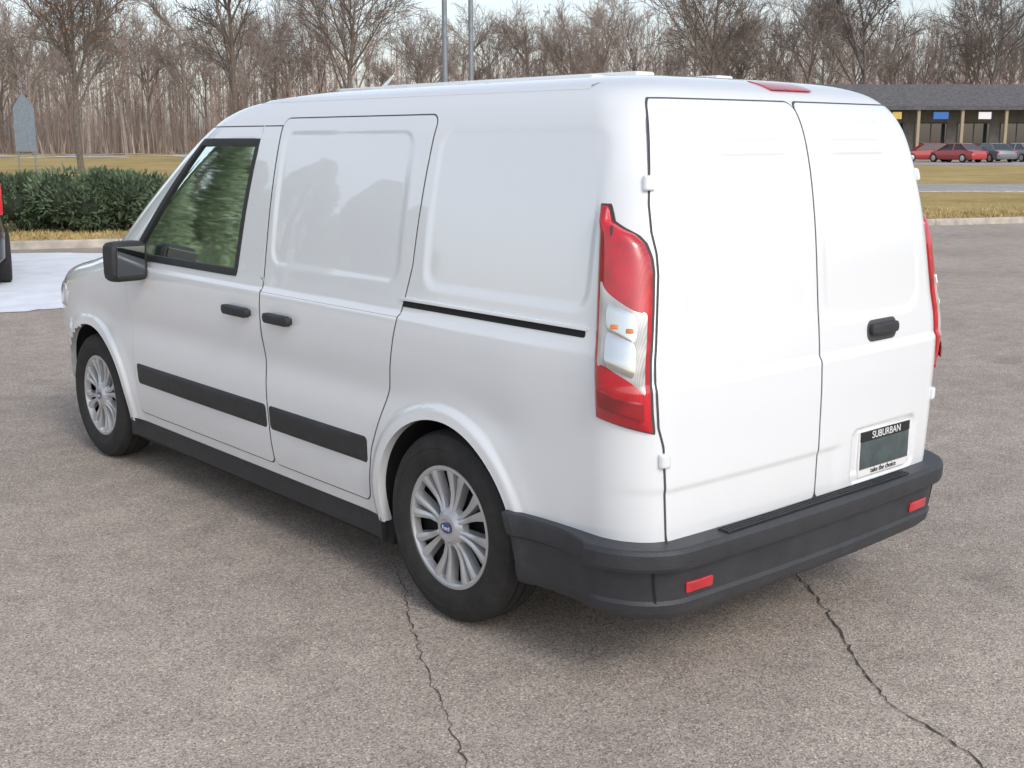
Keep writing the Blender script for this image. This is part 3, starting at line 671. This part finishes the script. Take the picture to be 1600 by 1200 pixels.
def shrub(lat,dep,w,h,label,seed):
    r=random.Random(seed); e=empty('evergreen_shrub',wp(lat,dep,.1),-YAW); tag(e,label,'shrub','dark evergreen shrubs in the hedge')
    mb=MB(); lumps=[((i/10-.45)*w+r.uniform(-.06,.06),r.uniform(-.5,.5)*w*.4,r.uniform(.3,.68)*h,r.uniform(.28,.40)*h) for i in range(10)]
    for (x,y,z,q) in lumps:
        for k in range(800):
            a=Vector((r.gauss(0,1),r.gauss(0,1),r.gauss(0,1))).normalized(); p=Vector((x,y,z))+Vector((a.x*1.25,a.y*1.25,a.z))*q*r.uniform(.75,1.12)
            if p.z<.03: continue
            d=(a+Vector((r.uniform(-.7,.7),r.uniform(-.7,.7),r.uniform(-.2,.9)))).normalized(); b_=d.orthogonal().normalized(); s=r.uniform(.03,.07); n=len(mb.v)
            mb.v+=[tuple(p+b_*s*.4),tuple(p-b_*s*.4),tuple(p+d*s*1.8)]; mb.f.append((n,n+1,n+2))
    fo=mb.build('foliage',M['ever'],e,smooth=False)
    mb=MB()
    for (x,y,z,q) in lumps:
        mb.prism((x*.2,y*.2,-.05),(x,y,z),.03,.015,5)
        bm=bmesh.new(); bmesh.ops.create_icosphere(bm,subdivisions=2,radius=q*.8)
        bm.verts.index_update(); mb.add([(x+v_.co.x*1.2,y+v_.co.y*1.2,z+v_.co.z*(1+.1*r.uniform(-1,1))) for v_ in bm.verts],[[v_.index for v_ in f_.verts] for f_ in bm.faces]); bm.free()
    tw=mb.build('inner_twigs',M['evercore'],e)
    return e,fo,tw
shrub(LT(38,21.6),21.6,1.2,1.0,'dark evergreen shrub at the left end of the hedge',1)
shrub(LT(112,21.3),21.3,1.25,1.08,'dark evergreen shrub second from the left in the hedge',2)
shrub(LT(186,21.5),21.5,1.25,1.03,'dark evergreen shrub third from the left in the hedge',3)
shrub(LT(250,21.8),21.8,1.2,.95,'dark evergreen shrub at the right end of the hedge, beside the van bonnet',4)
def conifer_mesh(seed,h=9):
    r=random.Random(seed); T=MB(); T.prism((0,0,-.1),(0,0,h),.16,.02,8); C=MB()
    for k in range(26000):
        t=r.random()**.8; z=.5+t*(h-.6); R=(1-t)**.8*2.3+.12; a=r.uniform(0,6.283); q=R*math.sqrt(r.uniform(.25,1))*(.8+.25*math.sin(a*5+z*3)); p=Vector((q*math.cos(a),q*math.sin(a),z))
        d=Vector((math.cos(a),math.sin(a),r.uniform(-.5,.5))).normalized(); b_=d.orthogonal().normalized(); b_.rotate(Matrix.Rotation(r.uniform(0,3.14),3,d)); s=r.uniform(.05,.11); n=len(C.v)
        C.v+=[tuple(p+b_*s*.5),tuple(p-b_*s*.5),tuple(p+d*s*1.9)]; C.f.append((n,n+1,n+2))
    return mesh('trunk',T.v,T.f),mesh('crown',C.v,C.f,False)
ct,cc=conifer_mesh(5); ct.materials.append(M['bark']); cc.materials.append(M['ever2'])
for i in range(12):  # unseen conifers, added to give the front door window green to reflect
    l=-13.5-i*2.3; e=empty('reflection_conifer',wp(l,E(l)+4+random.uniform(-1,1),.1),i*1.7); s=random.uniform(.62,1.05); e.scale=(s,s,s); tag(e,'tall evergreen tree in an unseen row added for the van window to reflect','tree','unseen evergreen trees added for reflection')
    for nm,me in (('trunk',ct),('crown',cc)):
        o=bpy.data.objects.new(nm,me); COL.objects.link(o); o.parent=e
for px,dep,lb in ((697,66,'left one of the two tall grey poles behind the van roof'),(737,70,'right one of the two tall grey poles behind the van roof')):
    e=empty('light_pole',wp(LT(px,dep),dep,0),-YAW); tag(e,lb,'pole','tall grey poles behind the van')
    b=MB(); b.prism((0,0,0),(0,0,13),.17,.12,14,True); b.build('post',M['pole'],e)
    b=MB(); b.prism((0,0,-.05),(0,0,.7),.28,.28,18,True); b.build('concrete_base',M['concrete'],e)
    b=MB(); b.prism((0,0,12.8),(1.2,0,13.1),.05,.05,8,True); b.box((1.5,0,13.1),(.7,.3,.14),.04); b.build('lamp_head',M['pole'],e)
e=empty('road_sign',wp(LT(44,52),52,0),-YAW+.3); tag(e,'tall blank grey sign with a pointed top on two posts at the far left','sign')
b=MB(); v=[(-.42,.02,1.2),(.42,.02,1.2),(.42,.02,3.0),(0,.02,3.65),(-.42,.02,3.0)]; v2=[(x,-.02,z) for x,y,z in v]; b.add(v+v2,[(0,1,2,3,4),(9,8,7,6,5)]+[(i,(i+1)%5,5+(i+1)%5,5+i) for i in range(5)]); b.build('sign_panel',M['signgrey'],e,smooth=False)
for s in (-.33,.33):
    b=MB(); b.prism((s,.06,0),(s,.06,3.0),.035,.035,8,True); b.build('post',M['pole'],e)
# ------------------------------------------------------------------ building
bd=108; L0,L1=27,82
e=empty('low_building',wp((L0+L1)/2,bd,0),-YAW); tag(e,'low grey commercial building with a deep slate roof and dark shopfronts at the far right','building')
hx=(L1-L0)/2
b=MB(); b.box((0,9,2.35),(2*hx,16,4.7)); b.build('wall',M['brick'],e,smooth=False)
b=MB(); v=[(-hx-1,-1.6,4.45),(hx+1,-1.6,4.45),(hx+1,1.2,6.5),(-hx-1,1.2,6.5),(-hx-1,18,4.45),(hx+1,18,4.45),(hx+1,16,6.5),(-hx-1,16,6.5)]
b.add(v,[(0,1,2,3),(3,2,6,7),(7,6,5,4),(0,3,7,4),(1,5,6,2),(0,4,5,1)]); b.box((0,-1.62,4.4),(2*hx+2,.08,.35)); rf=b.build('roof',M['roof'],e,smooth=False)
x=-hx+1.0; i=0
while x<hx-3:
    b=MB(); b.box((x+1.5,.98,1.75),(2.9,.06,2.9)); wn=b.build('window',M['gap'],e,smooth=False)
    for dx in (.78,2.22):
        b=MB(); b.box((x+dx,.94,1.75),(1.32,.03,2.7)); b.build('pane',M['dglass'],wn,smooth=False)
    b=MB(); b.box((x+3.4,-1.35,2.2),(.26,.26,4.4),.02); b.build('column',M['cream'],e,smooth=False)
    b=MB(); b.box((x+1.5,-1.45,3.75),((1.1,.8,1.3)[i%3],.06,.6),.01); b.build('shop_sign',M[('signblue','signyel','signblue','white')[i%4]],e,smooth=False)
    x+=3.8; i+=1
# ------------------------------------------------------------------ cars
def car(lat,dep,rz,paint,label,group=None,suv=False,z=0):
    e=empty('parked_car',wp(lat,dep,z),rz); tag(e,label,'car',group)
    h=1.45 if not suv else 1.75; zb=.95 if not suv else 1.12
    st=[(-2.3,.70,.42,.62),(-2.22,.82,.26,.86 if not suv else 1.08),(-1.7,.88,.22,zb),(-.6,.90,.2,zb),(.6,.90,.2,zb-.02),(1.1,.89,.22,zb-.06),(1.9,.86,.24,zb-.18),(2.2,.78,.28,zb-.32),(2.3,.62,.36,zb-.42)]
    v=[]
    for y,w,z0,z1 in st:
        zm=(z0+z1)/2
        v+=[(-w*.88,y,z0),(-w,y,z0+.1),(-w*1.01,y,zm),(-w*.97,y,z1-.05),(-w*.86,y,z1),(w*.86,y,z1),(w*.97,y,z1-.05),(w*1.01,y,zm),(w,y,z0+.1),(w*.88,y,z0)]
    f=grid_faces(len(st),10)+[tuple(range(10)),tuple(range((len(st)-1)*10,len(st)*10))[::-1]]+[(i*10+9,i*10,(i+1)*10,(i+1)*10+9) for i in range(len(st)-1)]
    MB().add(v,f).build('body',paint,e,ang=50)
    gy=[(-2.15 if suv else -1.75,.80,zb-.03,-1.85 if suv else -1.0,.64),(1.15,.80,zb-.06,.35,.62)]
    (ya,wa,za,yta,wta),(yb,wb,zb2,ytb,wtb)=gy
    v=[(-wa,ya,za),(wa,ya,za),(wb,yb,zb2),(-wb,yb,zb2),(-wta,yta,h-.05),(wta,yta,h-.05),(wtb,ytb,h-.05),(-wtb,ytb,h-.05)]
    MB().add(v,[(0,1,5,4),(1,2,6,5),(2,3,7,6),(3,0,4,7)]).build('windows',M['dglass'],e,smooth=False)
    b=MB(); b.add([(-wta-.02,yta-.05,h-.07),(wta+.02,yta-.05,h-.07),(wtb+.02,ytb+.05,h-.07),(-wtb-.02,ytb+.05,h-.07),(-wta+.08,yta+.1,h),(wta-.08,yta+.1,h),(wtb-.08,ytb-.1,h),(-wtb+.08,ytb-.1,h)],[(0,1,5,4),(1,2,6,5),(2,3,7,6),(3,0,4,7),(4,5,6,7)])
    for s in (-1,1):
        for (y0_,z0_,y1_,z1_,w0,w1) in ((ya,za,yta,h-.06,wa,wta),(yb,zb2,ytb,h-.06,wb,wtb),(-.35,zb-.03,-.35,h-.06,.80,.635)): b.prism((s*w0,y0_,z0_),(s*w1,y1_,z1_),.035,.035,5)
    b.build('roof',paint,e,ang=30)
    for y in (-1.4,1.4):
        for s in (-1,1):
            b=MB(); b.lathe([(-.1,.2),(-.1,.30),(-.08,.33),(.08,.33),(.1,.30),(.1,.21)],(s*.83,y,.33),n=28); w=b.build('wheel',M['tyre'],e)
            b=MB(); b.lathe([(.1,.21),(.105,.2),(.09,.05),(.09,0)],(s*.83,y,.33),n=20,sx=s); b.build('rim',M['silver'],w)
    for s in (-1,1):
        b=MB(); b.box((s*(.76 if not suv else .79),-2.2,(.78 if not suv else 1.03)),(.16,.16,.14 if not suv else .36),.03); b.build('tail_light',M['red'],e)
        b=MB(); b.box((s*.66,2.18,.62),(.28,.16,.12),.03); b.build('headlight',M['clear'],e)
    return e
car(LT(1448,96),96,-YAW+1.45,M['carred'],'red car parked before the low building, leftmost of the far cars')
car(LT(1492,94),94,-YAW+.5,M['carred'],'red car parked before the low building, second of the far cars from the left')
car(LT(1545,95),95,-YAW+.2,M['cargrey'],'grey car parked before the low building, right of the two red cars')
car(LT(1590,97),97,-YAW+.3,M['carsilver'],'silver car at the right edge of the row before the low building')
car(-7.46,15.4,-YAW+.42,M['carblack'],'black vehicle with red tail light cut off by the left edge of the picture',None,True)
# ------------------------------------------------------------------ light, sky, camera
el=R_(40); az=R_(190)
sd=Vector((math.sin(az)*math.cos(el),math.cos(az)*math.cos(el),math.sin(el)))
w=bpy.data.worlds.new('World'); scn.world=w; w.use_nodes=True; nt=w.node_tree
sky=nt.nodes.new('ShaderNodeTexSky'); sky.sky_type='NISHITA'; sky.sun_disc=False; sky.sun_elevation=el; sky.sun_rotation=az; sky.air_density=1.0; sky.dust_density=2.2; sky.ozone_density=1.0
hs=nt.nodes.new('ShaderNodeHueSaturation'); hs.inputs['Saturation'].default_value=.52; hs.inputs['Value'].default_value=1.42
bg=nt.nodes['Background']; bg.inputs['Strength'].default_value=.15
nt.links.new(sky.outputs[0],hs.inputs['Color']); nt.links.new(hs.outputs[0],bg.inputs['Color'])
su=bpy.data.lights.new('sun','SUN'); su.energy=.85; su.angle=R_(16); su.color=(1,.94,.86); so=bpy.data.objects.new('sun',su); COL.objects.link(so); so.rotation_euler=(-sd).to_track_quat('-Z','Y').to_euler()
cam=bpy.data.cameras.new('camera'); cam.sensor_width=36; cam.lens=FOC/1600*36; cam.clip_end=4000; cam.clip_start=.05
co=bpy.data.objects.new('camera',cam); COL.objects.link(co); co.location=(CX,CY,CZ); co.rotation_euler=(math.pi/2-PIT,0,-YAW); scn.camera=co
scn.view_settings.view_transform='Standard'; scn.view_settings.look='None'; scn.view_settings.exposure=0
